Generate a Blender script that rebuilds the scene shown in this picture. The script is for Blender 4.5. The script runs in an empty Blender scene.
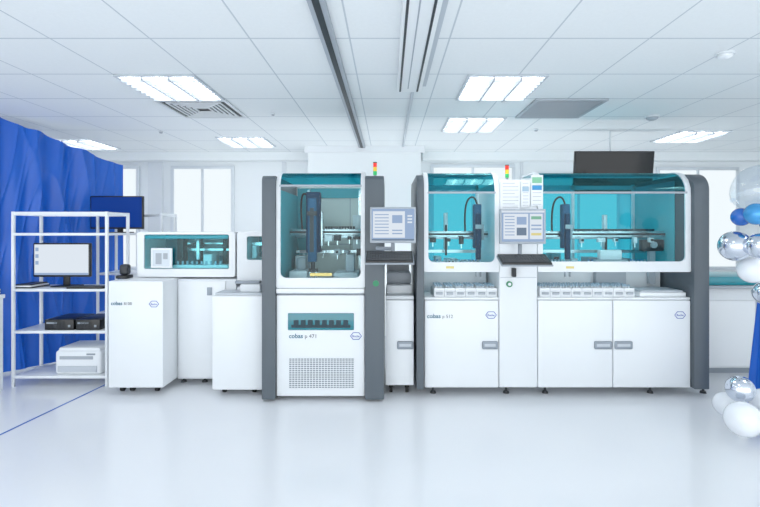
import bpy, bmesh, math, random
from mathutils import Vector, Matrix, noise
random.seed(4)
scn=bpy.context.scene
COL=scn.collection
F=465.0; D=4.04; EYE=1.45; CEIL=2.6
def X(px,y): return (px-388)*(D+y)/F
def Z(py,y): return EYE-(py-230)*(D+y)/F

# ---------------------------------------------------------------- materials
def nodes(name):
    m=bpy.data.materials.new(name); m.use_nodes=True
    nt=m.node_tree; nt.nodes.clear()
    out=nt.nodes.new('ShaderNodeOutputMaterial')
    return m,nt,out
def mat(name,col,rough=0.4,metal=0.0,var=0.03,scale=6,bump=0.0,spec=0.5,emit=None,es=0,coat=0):
    m,nt,out=nodes(name)
    b=nt.nodes.new('ShaderNodeBsdfPrincipled')
    tc=nt.nodes.new('ShaderNodeTexCoord'); n=nt.nodes.new('ShaderNodeTexNoise')
    n.inputs['Scale'].default_value=scale; n.inputs['Detail'].default_value=3
    nt.links.new(tc.outputs['Object'],n.inputs['Vector'])
    r=nt.nodes.new('ShaderNodeValToRGB')
    r.color_ramp.elements[0].color=[max(0,c*(1-var)) for c in col]+[1]
    r.color_ramp.elements[1].color=[min(1,c*(1+var)) for c in col]+[1]
    nt.links.new(n.outputs['Fac'],r.inputs['Fac']); nt.links.new(r.outputs['Color'],b.inputs['Base Color'])
    b.inputs['Roughness'].default_value=rough; b.inputs['Metallic'].default_value=metal
    b.inputs['Specular IOR Level'].default_value=spec
    b.inputs['Coat Weight'].default_value=coat
    if emit:
        b.inputs['Emission Color'].default_value=list(emit)+[1]; b.inputs['Emission Strength'].default_value=es
    if bump:
        bp=nt.nodes.new('ShaderNodeBump'); bp.inputs['Strength'].default_value=bump
        nt.links.new(n.outputs['Fac'],bp.inputs['Height']); nt.links.new(bp.outputs['Normal'],b.inputs['Normal'])
    nt.links.new(b.outputs[0],out.inputs[0])
    return m
def emis(name,col,s):
    m,nt,out=nodes(name); e=nt.nodes.new('ShaderNodeEmission')
    e.inputs[0].default_value=list(col)+[1]; e.inputs[1].default_value=s
    nt.links.new(e.outputs[0],out.inputs[0]); return m
def glass(name,col,refl=0.07,gcol=(1,1,1),rough=.03,mx_=.8):
    m,nt,out=nodes(name)
    t=nt.nodes.new('ShaderNodeBsdfTransparent'); t.inputs[0].default_value=list(col)+[1]
    g=nt.nodes.new('ShaderNodeBsdfGlossy'); g.inputs[0].default_value=list(gcol)+[1]; g.inputs['Roughness'].default_value=rough
    lw=nt.nodes.new('ShaderNodeLayerWeight'); lw.inputs[0].default_value=0.35
    mr=nt.nodes.new('ShaderNodeMapRange'); mr.inputs['To Min'].default_value=refl; mr.inputs['To Max'].default_value=mx_
    pw=nt.nodes.new('ShaderNodeMath'); pw.operation='POWER'; pw.inputs[1].default_value=4
    nt.links.new(lw.outputs['Facing'],pw.inputs[0]); nt.links.new(pw.outputs[0],mr.inputs['Value'])
    mx=nt.nodes.new('ShaderNodeMixShader')
    nt.links.new(mr.outputs[0],mx.inputs[0]); nt.links.new(t.outputs[0],mx.inputs[1]); nt.links.new(g.outputs[0],mx.inputs[2])
    nt.links.new(mx.outputs[0],out.inputs[0]); return m

WHITE=mat('white_plastic',(.79,.825,.86),.32,var=.01)
WHITE2=mat('white_panel',(.70,.74,.78),.4,var=.015)
WHITE3=mat('white_metal_housing',(.88,.91,.93),.4,var=.01)
OFFW=mat('interior_white',(.76,.77,.74),.5)
GREY=mat('grey_side_panel',(.08,.10,.12),.38,var=.03)
LGREY=mat('light_grey',(.36,.40,.45),.4)
SEAM=mat('pale_seam',(.50,.545,.6),.4)
FRAMEW=mat('window_frame_white',(.68,.73,.78),.4)
MGREY=mat('handle_grey',(.26,.30,.35),.35)
DARK=mat('dark_grey',(.018,.021,.027),.45)
BLACK=mat('black_plastic',(.005,.0055,.007),.35)
METAL=mat('brushed_metal',(.66,.69,.72),.25,metal=.9)
TEALS=mat('solid_teal',(.008,.26,.33),.3)
TEALD=mat('dark_teal',(.012,.18,.23),.12,coat=.5)
GLASS=glass('clear_glass',(.80,.965,.98),.015)
GLASSC=glass('clear_blue_glass',(.70,.945,.965),.015)
CANOPY=glass('teal_glass',(.005,.24,.32),.08,(.4,1,1))
BACKG=glass('teal_back_glass',(.24,.74,.82),.0,(.5,1,1),rough=.4,mx_=.2)
BTG=mat('teal_side_panel',(.07,.40,.47),.5,spec=.1)
BLUE=mat('royal_blue_satin',(.001,.105,.57),.4,var=.12,scale=2.5)
NAVY=mat('navy_screen',(.001,.008,.06),.4,spec=.1,emit=(.001,.035,.26),es=.75)
RED=mat('red_lens',(.8,.02,.01),.3,emit=(1,.03,.01),es=.4)
YEL=mat('yellow_lens',(.9,.6,.03),.3,emit=(1,.6,.05),es=.2)
STK=mat('yellow_sticker',(.75,.62,.2),.5)
GRN=mat('green_lens',(.02,.5,.12),.3,emit=(.02,.6,.2),es=.2)
GBTN=mat('green_button',(.01,.22,.09),.3)
BTEXT=mat('emblem_blue',(.01,.08,.42),.4)
TTEXT=mat('teal_print',(.005,.12,.20),.4)
GTEXT=mat('grey_print',(.02,.03,.045),.4)
SCRW=emis('screen_white',(.80,.88,.97),.9)
SCRB=emis('screen_blue',(.40,.55,.82),.75)
SCRD=emis('screen_slate',(.26,.36,.50),.6)
SCRG=emis('screen_green',(.3,.66,.48),.7)
SCRY=emis('screen_yellow',(.88,.78,.35),.8)
CAPP=mat('pale_cap',(.33,.48,.60),.4)
CAPB=mat('blue_cap',(.02,.25,.55),.4)
PAPER=mat('paper',(.82,.85,.88),.7)
RUBBER=mat('black_rubber',(.012,.012,.012),.7)
CHROME=mat('chrome_balloon',(.66,.70,.78),.12,metal=1,var=.01)
BWHITE=mat('white_balloon',(.80,.83,.88),.22,coat=.4)
BBLUE=mat('blue_balloon',(.003,.11,.50),.2,coat=.5)
BCYAN=mat('light_blue_balloon',(.04,.30,.66),.15,metal=.4,coat=.5)
BCLEAR=glass('clear_balloon',(.93,.96,.99),.08)
TUBE=emis('lamp_tube_light',(.97,.99,1),16)
REFLECTOR=mat('lamp_reflector',(.9,.93,.97),.3,emit=(.97,.99,1),es=5.6)
LEDM=emis('led_strip_light',(.95,1,1),20)
WINL=emis('window_daylight',(.88,.96,1),1.0)
WALLM=mat('wall_paint',(.84,.88,.905),.6,var=.01)
TAPE=mat('blue_tape',(.01,.11,.46),.5)
ARMD=mat('arm_dark_blue',(.003,.035,.085),.6,spec=.2)
ARMS=mat('arm_blue',(.006,.08,.17),.5,spec=.25)

FLOORM,nt,out=nodes('vinyl_floor')
b=nt.nodes.new('ShaderNodeBsdfPrincipled'); tc=nt.nodes.new('ShaderNodeTexCoord')
n1=nt.nodes.new('ShaderNodeTexNoise'); n1.inputs['Scale'].default_value=1.2; n1.inputs['Detail'].default_value=6
r=nt.nodes.new('ShaderNodeValToRGB'); r.color_ramp.elements[0].color=(.75,.775,.815,1); r.color_ramp.elements[1].color=(.80,.82,.86,1)
nt.links.new(tc.outputs['Object'],n1.inputs['Vector']); nt.links.new(n1.outputs['Fac'],r.inputs['Fac'])
nt.links.new(r.outputs['Color'],b.inputs['Base Color'])
b.inputs['Roughness'].default_value=.15; b.inputs['Specular IOR Level'].default_value=.45
n2=nt.nodes.new('ShaderNodeTexNoise'); n2.inputs['Scale'].default_value=25
bp=nt.nodes.new('ShaderNodeBump'); bp.inputs['Strength'].default_value=.03
nt.links.new(tc.outputs['Object'],n2.inputs['Vector']); nt.links.new(n2.outputs['Fac'],bp.inputs['Height']); nt.links.new(bp.outputs[0],b.inputs['Normal'])
nt.links.new(b.outputs[0],out.inputs[0])
CEILM,nt,out=nodes('ceiling_tiles')
b=nt.nodes.new('ShaderNodeBsdfPrincipled'); g=nt.nodes.new('ShaderNodeNewGeometry')
sp=nt.nodes.new('ShaderNodeSeparateXYZ'); nt.links.new(g.outputs['Position'],sp.inputs[0])
def mth(op,a,bv=None):
    k=nt.nodes.new('ShaderNodeMath'); k.operation=op
    if hasattr(a,'links'): nt.links.new(a,k.inputs[0])
    else: k.inputs[0].default_value=a
    if bv is not None:
        if hasattr(bv,'links'): nt.links.new(bv,k.inputs[1])
        else: k.inputs[1].default_value=bv
    return k.outputs[0]
def lines(sock,off,per,w):
    a=mth('ADD',sock,off+per*40); a=mth('MODULO',a,per); a=mth('SUBTRACT',a,per/2); a=mth('ABSOLUTE',a)
    return mth('GREATER_THAN',a,per/2-w)
lx=lines(sp.outputs['X'],2.03,.6,.005); ly=lines(sp.outputs['Y'],.61,.64,.007)
ln=mth('MAXIMUM',lx,ly)
nn=nt.nodes.new('ShaderNodeTexNoise'); nn.inputs['Scale'].default_value=45; nt.links.new(g.outputs['Position'],nn.inputs['Vector'])
rr=nt.nodes.new('ShaderNodeValToRGB'); rr.color_ramp.elements[0].color=(.82,.86,.88,1); rr.color_ramp.elements[1].color=(.875,.91,.93,1)
nt.links.new(nn.outputs['Fac'],rr.inputs[0])
mx=nt.nodes.new('ShaderNodeMix'); mx.data_type='RGBA'
nt.links.new(ln,mx.inputs['Factor']); nt.links.new(rr.outputs[0],mx.inputs[6]); mx.inputs[7].default_value=(.54,.60,.65,1)
nt.links.new(mx.outputs[2],b.inputs['Base Color']); b.inputs['Roughness'].default_value=.8
nt.links.new(b.outputs[0],out.inputs[0])

# ---------------------------------------------------------------- mesh tools
WL={}
def wl(o): return WL.get(o.name,Vector((0,0,0))) if o else Vector((0,0,0))
def add(o,parent,w):
    COL.objects.link(o); WL[o.name]=Vector(w)
    if parent: o.parent=parent; o.location=Vector(w)-wl(parent)
    else: o.location=w
def info(o,label=None,category=None,group=None,kind=None):
    if label:o['label']=label
    if category:o['category']=category
    if group:o['group']=group
    if kind:o['kind']=kind
    return o
def root(name,x,y,z,label,category,group=None):
    o=bpy.data.objects.new(name,None); o.empty_display_size=.1
    add(o,None,(x,y,z)); return info(o,label,category,group)
class M:
    def __init__(s): s.bm=bmesh.new()
    def _merge(s,t,mi):
        for f in t.faces: f.material_index=mi
        me=bpy.data.meshes.new('tmp'); t.to_mesh(me); t.free(); s.bm.from_mesh(me); bpy.data.meshes.remove(me)
    def box(s,x0,x1,y0,y1,z0,z1,mi=0,bev=0,seg=2):
        t=bmesh.new(); bmesh.ops.create_cube(t,size=1)
        for v in t.verts:
            v.co=Vector(((x0+x1)/2+v.co.x*(x1-x0),(y0+y1)/2+v.co.y*(y1-y0),(z0+z1)/2+v.co.z*(z1-z0)))
        if bev: bmesh.ops.bevel(t,geom=t.edges[:],offset=bev,segments=seg,affect='EDGES',profile=.5)
        s._merge(t,mi); return s
    def cyl(s,p0,p1,r,mi=0,seg=20,r2=None):
        p0=Vector(p0);p1=Vector(p1);d=p1-p0
        t=bmesh.new(); bmesh.ops.create_cone(t,cap_ends=True,segments=seg,radius1=r,radius2=r if r2 is None else r2,depth=d.length)
        q=Vector((0,0,1)).rotation_difference(d.normalized()).to_matrix().to_4x4()
        bmesh.ops.transform(t,matrix=Matrix.Translation((p0+p1)/2)@q,verts=t.verts[:]); s._merge(t,mi); return s
    def sph(s,c,r,sc=(1,1,1),mi=0,seg=24):
        t=bmesh.new(); bmesh.ops.create_uvsphere(t,u_segments=seg,v_segments=seg//2,radius=r)
        for v in t.verts: v.co=Vector((c[0]+v.co.x*sc[0],c[1]+v.co.y*sc[1],c[2]+v.co.z*sc[2]))
        s._merge(t,mi); return s
    def prism(s,pts,axis,a,b,mi=0,bev=0):
        t=bmesh.new()
        def P(u,v,w): return (w,u,v) if axis=='x' else ((u,w,v) if axis=='y' else (u,v,w))
        A=[t.verts.new(P(u,v,a)) for u,v in pts]; B=[t.verts.new(P(u,v,b)) for u,v in pts]
        fa=t.faces.new(A); fb=t.faces.new(B[::-1]); n=len(pts)
        for i in range(n): t.faces.new((A[i],B[i],B[(i+1)%n],A[(i+1)%n]))
        bmesh.ops.recalc_face_normals(t,faces=t.faces[:])
        if bev:
            es=[e for e in t.edges if any(f in (fa,fb) for f in e.link_faces)]
            bmesh.ops.bevel(t,geom=es,offset=bev,segments=2,affect='EDGES',profile=.5)
        s._merge(t,mi); return s
    def quad(s,x0,x1,z0,z1,y,mi=0):
        t=bmesh.new(); v=[t.verts.new(p) for p in ((x0,y,z0),(x1,y,z0),(x1,y,z1),(x0,y,z1))]; t.faces.new(v); s._merge(t,mi); return s
    def grid(s,fn,nu,nv,mi=0):
        t=bmesh.new(); V=[[t.verts.new(fn(i/nu,j/nv)) for j in range(nv+1)] for i in range(nu+1)]
        for i in range(nu):
            for j in range(nv): t.faces.new((V[i][j],V[i+1][j],V[i+1][j+1],V[i][j+1]))
        s._merge(t,mi); return s
    def rot(s,center,axis,ang):
        bmesh.ops.rotate(s.bm,cent=center,matrix=Matrix.Rotation(ang,3,axis),verts=s.bm.verts[:]); return s
    def done(s,name,mats,parent=None,**k):
        if not isinstance(mats,(list,tuple)): mats=[mats]
        vs=[v.co for v in s.bm.verts]
        c=Vector([(min(v[i] for v in vs)+max(v[i] for v in vs))/2 for i in range(3)])
        if not parent: c.z=min(v.z for v in vs)
        bmesh.ops.translate(s.bm,vec=-c,verts=s.bm.verts[:])
        me=bpy.data.meshes.new(name); s.bm.to_mesh(me); s.bm.free()
        for m in mats: me.materials.append(m)
        for p in me.polygons: p.use_smooth=True
        me.set_sharp_from_angle(angle=math.radians(35))
        o=bpy.data.objects.new(name,me); add(o,parent,c)
        return info(o,**k)
def box(name,x0,x1,y0,y1,z0,z1,m,parent=None,bev=0,**k):
    return M().box(x0,x1,y0,y1,z0,z1,bev=bev).done(name,m,parent,**k)
def conv(cu):
    ob=bpy.data.objects.new('t',cu); COL.objects.link(ob); dg=bpy.context.evaluated_depsgraph_get()
    me=bpy.data.meshes.new_from_object(ob.evaluated_get(dg)); bpy.data.objects.remove(ob)
    mm=M(); mm.bm.from_mesh(me)
    for f in mm.bm.faces: f.material_index=0
    return mm
def cable(name,pts,r,m,parent): 
    cu=bpy.data.curves.new('t','CURVE'); cu.dimensions='3D'; cu.bevel_depth=r; cu.bevel_resolution=3; cu.resolution_u=10
    sp=cu.splines.new('NURBS'); sp.points.add(len(pts)-1)
    for p,q in zip(sp.points,pts): p.co=(*q,1)
    sp.use_endpoint_u=True; sp.order_u=3
    return conv(cu).done(name,m,parent)
def text(body,x0,zb,y,width,m,parent,name='lettering',fin=True,off=.0):
    cu=bpy.data.curves.new('t','FONT'); cu.body=body; cu.size=1; cu.extrude=0; cu.resolution_u=3; cu.offset=off
    t=conv(cu)
    xs=[v.co.x for v in t.bm.verts]; w=max(xs)-min(xs); mn=min(xs); k=width/w
    for v in t.bm.verts: v.co=Vector((x0+(v.co.x-mn)*k,y,zb+v.co.y*k))
    if not fin: return t
    return t.done(name,m,parent)
def emblem(cx,cz,y,w,parent):
    m=M(); R=w/2
    def hexp(r,h): return [(cx-r,cz),(cx-r*.52,cz+h),(cx+r*.52,cz+h),(cx+r,cz),(cx+r*.52,cz-h),(cx-r*.52,cz-h)]
    a=hexp(R,R*.62); b2=hexp(R*.86,R*.52); t=m.bm
    A=[t.verts.new((p[0],y,p[1])) for p in a]; B=[t.verts.new((p[0],y,p[1])) for p in b2]
    for i in range(6): t.faces.new((A[i],A[(i+1)%6],B[(i+1)%6],B[i]))
    t2=text('Roche',cx-R*.6,cz-R*.18,y,R*1.2,BTEXT,None,fin=False,off=.02)
    me=bpy.data.meshes.new('t'); t2.bm.to_mesh(me); t.from_mesh(me); t2.bm.free()
    return m.done('emblem',BTEXT,parent)
def copy_thing(r,dx,dy,dz):
    n=r.copy(); COL.objects.link(n); n.location=r.location+Vector((dx,dy,dz)); WL[n.name]=Vector(n.location)
    def rec(a,b2):
        for c in a.children:
            k=c.copy(); COL.objects.link(k); k.parent=b2; rec(c,k)
    rec(r,n); return n

# ---------------------------------------------------------------- room
XL,XR,YF,YB=-6.5,6.5,-5.5,3.0
box('floor',XL-.1,XR+.1,YF,YB+.1,-.1,0,FLOORM,kind='structure')
box('ceiling',XL-.1,XR+.1,YF,YB+.1,CEIL,CEIL+.1,CEILM,kind='structure')
box('wall_back',XL,XR,YB,YB+.1,0,CEIL,WALLM,kind='structure')
box('wall_left',XL-.1,XL,YF,YB,0,CEIL,WALLM,kind='structure')
box('wall_right',XR,XR+.1,YF,YB,0,CEIL,WALLM,kind='structure')
box('baseboard_back',XL,XR,YB-.015,YB,0,.1,LGREY,kind='structure')
cy=2.33
M().box(X(308,cy),X(421,cy),cy,YB,0,CEIL).done('wall_column',WALLM,kind='structure')
box('trim_1',X(306,cy)-.02,X(423,cy)+.02,cy-.03,cy,CEIL-.09,CEIL,WHITE,kind='structure')
box('trim_2',XL,X(306,cy)-.03,YB-.2,YB,CEIL-.12,CEIL,WALLM,kind='structure')
box('trim_3',X(423,cy)+.03,XR,YB-.2,YB,CEIL-.12,CEIL,WALLM,kind='structure')
wn=1
def window(x0,x1,z0,z1,mull):
    global wn
    y=YB
    w=root('window_%d'%wn,(x0+x1)/2,y,z0,'tall frosted window glowing with daylight in a white frame','window'); w['kind']='structure'; wn+=1
    m=M(); t=.05
    m.box(x0,x1,y-.03,y-.002,z0,z0+t,bev=.004).box(x0,x1,y-.03,y-.002,z1-t,z1,bev=.004)
    m.box(x0,x0+t,y-.03,y-.002,z0+t,z1-t).box(x1-t,x1,y-.03,y-.002,z0+t,z1-t)
    for i in range(1,mull): 
        xx=x0+(x1-x0)*i/mull; m.box(xx-.02,xx+.02,y-.03,y-.002,z0+t,z1-t)
    m.done('window_frame',FRAMEW,w)
    box('window_pane',x0+t,x1-t,y-.018,y-.012,z0+t,z1-t,WINL,w)
window(-3.28,-2.32,.85,2.42,2)
window(-4.7,-3.75,.85,2.42,2)
window(.64,1.92,.85,2.44,2)
window(2.25,3.5,.85,2.30,2)
window(4.05,5.3,.85,2.40,2)
for i,(a,c) in enumerate(((-3.62,-3.40),(-1.60,-1.54),(2.0,2.04),(3.66,3.90))):
    box('trim_%d'%(4+i),a,c,YB-.03,YB-.001,.11,CEIL-.121,WHITE2,kind='structure')
def add_wall_fill(x,s,e):  # added fill lamp, hidden behind the machines, brightens the back wall; no real fixture
    L=bpy.data.lights.new('added_wall_fill','AREA'); L.shape='RECTANGLE'; L.size=s; L.size_y=.25; L.energy=e; L.color=(.94,.985,1)
    o=bpy.data.objects.new('added_wall_fill',L); COL.objects.link(o); o.location=(x,1.25,.45)
    o.rotation_euler=(Vector((x,YB,1.7))-Vector(o.location)).to_track_quat('-Z','Y').to_euler()
for x,s in ((-2.2,1.2),(-.4,1.2),(1.3,1.2),(2.5,1.0)): add_wall_fill(x,s,10)
# ---------------------------------------------------------------- ceiling fixtures
def troffer(x0,y0,w=.6,d=.64):
    r=root('ceiling_light',x0+w/2,y0+d/2,CEIL,'recessed fluorescent ceiling light with white louvre grid, lit','light','recessed ceiling lights')
    z=CEIL-.004; m=M(); t=.022
    m.box(x0,x0+w,y0,y0+t,z-.012,z).box(x0,x0+w,y0+d-t,y0+d,z-.012,z).box(x0,x0+t,y0+t,y0+d-t,z-.012,z).box(x0+w-t,x0+w,y0+t,y0+d-t,z-.012,z)
    m.done('light_frame',SEAM,r)
    box('reflector',x0+t,x0+w-t,y0+t,y0+d-t,z-.002,z,REFLECTOR,r)
    for i in range(3):
        xx=x0+w*(i+.5)/3
        M().cyl((xx,y0+.04,z-.012),(xx,y0+d-.04,z-.012),.009,seg=10).done('lamp_tube',TUBE,r)
    m=M()
    for i in range(1,3): m.box(x0+w*i/3-.006,x0+w*i/3+.006,y0+t,y0+d-t,z-.034,z-.004)
    for j in range(1,9): m.box(x0+t,x0+w-t,y0+d*j/9-.003,y0+d*j/9+.003,z-.034,z-.004)
    m.done('louvre',LGREY,r)
    return r
T0=troffer(-2.03,-.61)
for x,y in ((.59,-.61),(.61,.69),(-2.13,1.68),(3.38,1.33),(-4.35,1.85),(-5.4,1.85),(.59,-2.6),(-2.0,-2.6),(3.2,-1.5),(-4.4,-1.5),(.59,-4.5),(-2.0,-4.5)):
    copy_thing(T0,x+2.03,y+.61,0)
def vent(x0,y0,w,d,mt,kind,label):
    r=root('air_vent',x0+w/2,y0+d/2,CEIL,label,'air vent')
    z=CEIL-.003; t=.03; m=M()
    m.box(x0,x0+w,y0,y0+t,z-.014,z).box(x0,x0+w,y0+d-t,y0+d,z-.014,z).box(x0,x0+t,y0+t,y0+d-t,z-.014,z).box(x0+w-t,x0+w,y0+t,y0+d-t,z-.014,z)
    m.done('vent_frame',WHITE2 if kind else LGREY,r)
    box('duct_opening',x0+t,x0+w-t,y0+t,y0+d-t,z-.002,z,DARK,r)
    m=M()
    if kind:
        for k in range(1,6):
            o=t+k*.042; 
            m.box(x0+o,x0+w-o,y0+o,y0+o+.020,z-.014,z-.006).box(x0+o,x0+w-o,y0+d-o-.020,y0+d-o,z-.014,z-.006)
            m.box(x0+o,x0+o+.020,y0+o+.020,y0+d-o-.020,z-.014,z-.006).box(x0+w-o-.020,x0+w-o,y0+o+.020,y0+d-o-.020,z-.014,z-.006)
    else:
        n=22
        for j in range(n): 
            yy=y0+t+(d-2*t)*(j+.5)/n; m.box(x0+t,x0+w-t,yy-.0065,yy+.0065,z-.012,z-.004)
    m.done('vent_slats',mt,r)
vent(-2.06,.04,.64,.64,WHITE2,True,'square white ceiling air diffuser with concentric slats')
vent(1.29,.02,.64,.66,LGREY,False,'square grey ceiling return air grille with fine slats')
r=root('ceiling_rail',-.36,-1,CEIL,'long grey sliding track with a dark slot under the ceiling','rail')
box('rail_body',-.40,-.31,YF+.3,2.3,CEIL-.03,CEIL-.001,LGREY,r,bev=.004)
box('rail_slot',-.373,-.337,YF+.31,2.29,CEIL-.034,CEIL-.0305,DARK,r)
r=root('ceiling_bulkhead',.18,-2,CEIL,'narrow white ceiling hung housing with thin dark slots','ceiling housing')
box('housing',.070,.262,YF+.3,-.36,CEIL-.06,CEIL-.001,WHITE3,r,bev=.004)
for a in (.088,.222): box('slot',a,a+.014,YF+.32,-.38,CEIL-.063,CEIL-.0605,DARK,r)
box('slot',.150,.158,YF+.32,-.46,CEIL-.063,CEIL-.0605,LGREY,r)
box('base_flange',.263,.30,YF+.3,-.36,CEIL-.014,CEIL-.001,SEAM,r)
s_=root('ceiling_strip',.2,1,CEIL,'thin grey metal strip running along the ceiling tiles','ceiling trim')
box('strip',.19,.215,-.34,2.28,CEIL-.02,CEIL-.001,SEAM,s_)
def disc(name,px,py,rad,mt,label,cat):
    h=230-py; zz=F*(CEIL-EYE)/h; x=(px-388)*zz/F; y=zz-D
    r=root(name,x,y,CEIL,label,cat)
    M().cyl((x,y,CEIL-.015),(x,y,CEIL-.001),rad).done('base',WHITE2,r)
    M().sph((x,y,CEIL-.02),rad*.8,(1,1,.5)).done('dome',mt,r)
disc('smoke_detector',725,53,.055,WHITE,'small round white ceiling smoke detector','smoke detector')
disc('security_camera',652,116,.07,LGREY,'grey and white dome camera fixed to the ceiling','security camera')
disc('sprinkler_head',161,131,.025,LGREY,'small metal ceiling sprinkler','sprinkler')
disc('sprinkler_head',536,129,.025,LGREY,'small metal ceiling sprinkler','sprinkler')
disc('sprinkler_head',273,113,.02,LGREY,'small metal ceiling sprinkler','sprinkler')

# ---------------------------------------------------------------- machine parts
def path(yf,zb,zt,r,back):
    L1=zt-r-zb; L2=math.pi/2*r; L=L1+L2+back
    def f(s):
        if s<=L1: return (yf,zb+s)
        if s<=L1+L2:
            a=(s-L1)/r; return (yf+r-r*math.cos(a),zt-r+r*math.sin(a))
        return (yf+r+(s-L1-L2),zt)
    return f,L,L1
def rr(x0,x1,s0,s1,r,ne=16,nc=6):
    pts=[]
    cs=[(x1-r,s0+r,-90),(x1-r,s1-r,0),(x0+r,s1-r,90),(x0+r,s0+r,180)]
    for i,(cx,cs_,a) in enumerate(cs):
        arc=[(cx+r*math.cos(math.radians(a+90*k/nc)),cs_+r*math.sin(math.radians(a+90*k/nc))) for k in range(nc+1)]
        pts+=arc
        nx=cs[(i+1)%4]; a2=nx[2]
        q=(nx[0]+r*math.cos(math.radians(a2)),nx[1]+r*math.sin(math.radians(a2))); p=arc[-1]
        pts+=[(p[0]+(q[0]-p[0])*k/ne,p[1]+(q[1]-p[1])*k/ne) for k in range(1,ne)]
    return pts
def hood(parent,x0,x1,yf,zb,zt,r,back,side=.035,bot=.075,gl=GLASS):
    f,L,L1=path(yf,zb,zt,r,back)
    sp=L1
    out=rr(x0,x1,0,L,.012); inn=rr(x0+side,x1-side,bot,L-.02,.05)
    m=M(); t=m.bm; A=[];B=[]
    for (x,s) in out: y,z=f(min(max(s,0),L)); A.append(t.verts.new((x,y,z)))
    for (x,s) in inn: y,z=f(s); B.append(t.verts.new((x,y,z)))
    n=len(A); 
    for i in range(n): t.faces.new((A[i],A[(i+1)%n],B[(i+1)%n],B[i]))
    bmesh.ops.recalc_face_normals(t,faces=t.faces[:])
    bmesh.ops.solidify(t,geom=t.faces[:],thickness=.02)
    h=m.done('hood_frame',WHITE,parent)
    def gp(sa,sb): return lambda u,v:(x0+side*.6+(x1-x0-side*1.2)*u, f(sa+(sb-sa)*v)[0]+.01, f(sa+(sb-sa)*v)[1]-.008)
    M().grid(gp(bot*.6,sp),1,4).done('window_glass',gl,h)
    M().grid(gp(sp,L-.01),1,24).done('tinted_canopy',CANOPY,h)
    y,z=f(sp); box('divider_strip',x0+side*.8,x1-side*.8,y-.008,y+.006,z-.008,z+.008,LGREY,h)
    box('led_strip',x0+.08,x1-.08,y+.016,y+.026,z-.006,z+.004,LEDM,h)
    return h
def side_prof(yf,yb,z0,zt,r):
    p=[(yb,z0),(yf,z0),(yf,zt-r)]
    for k in range(1,11):
        a=math.pi/2*k/10; p.append((yf+r-r*math.cos(a),zt-r+r*math.sin(a)))
    p+=[(yb-.06,zt),(yb,zt-.06)]
    return p
def handle(x0,x1,z,y,parent,h=.07):
    m=M(); m.box(x0,x1,y-.012,y+.0,z-h/2,z+h/2,bev=.0108,seg=3); 
    hd=m.done('handle',MGREY,parent)
    box('handle_recess',x0+.02,x1-.02,y-.0135,y-.0125,z-.012,z+.012,SEAM,hd); return hd
def feet(xs,y,zt,parent,r=.028):
    for x in xs:
        m=M(); m.cyl((x,y,0.001),(x,y,.018),r,r2=r*.8).cyl((x,y,.018),(x,y,zt),.011)
        m.done('foot',DARK,parent)
def casters(xs,y,zt,parent):
    for x in xs:
        m=M(); m.cyl((x-.014,y,.031),(x+.014,y,.031),.03).box(x-.02,x+.02,y-.015,y+.03,.045,zt,bev=.004)
        m.done('caster',RUBBER,parent)
def tower(x,y,z,parent,mt=LGREY):
    m=M().cyl((x,y,z),(x,y,z+.04),.013); t=m.done('signal_light',mt,parent)
    z+=.04
    for n,mm in (('green_lens',GRN),('yellow_lens',YEL),('red_lens',RED)):
        M().cyl((x,y,z+.001),(x,y,z+.036),.017).done(n,mm,t); z+=.037
    M().cyl((x,y,z),(x,y,z+.008),.018).done('lens_cap',DARK,t)
def brackets(parent,x0,x1,y,z,n,seed,name='rail_brackets'):
    rg=random.Random(seed); m=M()
    for i in range(n):
        xx=x0+(x1-x0)*(i+.5)/n+rg.uniform(-.02,.02); w=rg.uniform(.015,.04); h=rg.uniform(.03,.07)
        m.box(xx-w,xx+w,y-.02,y+.02,z-h*.6,z+h*.4,mi=rg.choice((0,1,2,3)),bev=.003)
        if i%2: m.cyl((xx,y-.035,z-h*.1),(xx,y-.021,z-h*.1),.012,mi=3,seg=10)
        m.box(xx-.004,xx+.004,y-.005,y+.005,z-h*.6-.04,z-h*.6,mi=1)
    m.done(name,[LGREY,METAL,WHITE2,DARK],parent)
def tuberow(parent,x0,x1,y,z,rows,name='tube_rows'):
    m=M(); n=int((x1-x0)/.034)
    m.box(x0,x1,y-.012,y+rows*.05,z,z+.022,mi=0,bev=.003)
    for j in range(rows):
        for i in range(n):
            a=x0+.017+i*.034; c=y+.015+j*.05
            m.cyl((a,c,z+.022),(a,c,z+.052),.009,mi=1,seg=7); m.cyl((a,c,z+.052),(a,c,z+.064),.0105,mi=2 if (i//4+j)%3 else 3,seg=7)
    return m.done(name,[LGREY,PAPER,CAPP,CAPB],parent)

# ---- machine: centrifuge unit
cx=(X(262,-.1)+X(384,-.1))/2
A=root('centrifuge_unit',cx,.4,0,'tall white laboratory machine with grey side panels and glass robot chamber','laboratory machine')
yf=-.1
xa,xb,xc,xd=X(262.5,yf),X(276,yf),X(365,yf),X(384,yf)
zt=1.955
for q0,q1 in ((xa,xb),(xc,xd)):
    M().prism(side_prof(yf-.03,.85,.025,zt-.045,.045),'x',q0,q1,bev=.008).done('side_panel',GREY,A)
hood(A,xb+.002,xc-.002,yf,Z(288,yf),zt,.13,.25,side=.034,bot=.085)
g=.003
m=M().box(xb+g,xc-g,-.02,.8,.06,.90); m.done('body',WHITE2,A)
box('work_deck',xb+g,xc-g,-.095,.8,.903,.945,LGREY,A,bev=.004)
box('chamber_rear',xb+g,xc-g,.78,.80,.95,1.9,OFFW,A)
m=M()
for xx in (xb+.17,xc-.2): m.box(xx,xx+.006,.776,.779,.96,1.88)
m.box(xb+.02,xc-.02,.776,.779,1.30,1.306); m.done('chamber_seams',LGREY,A)
box('chamber_side',xb+g,xb+.012,.05,.775,.95,1.80,BTG,A)
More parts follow.
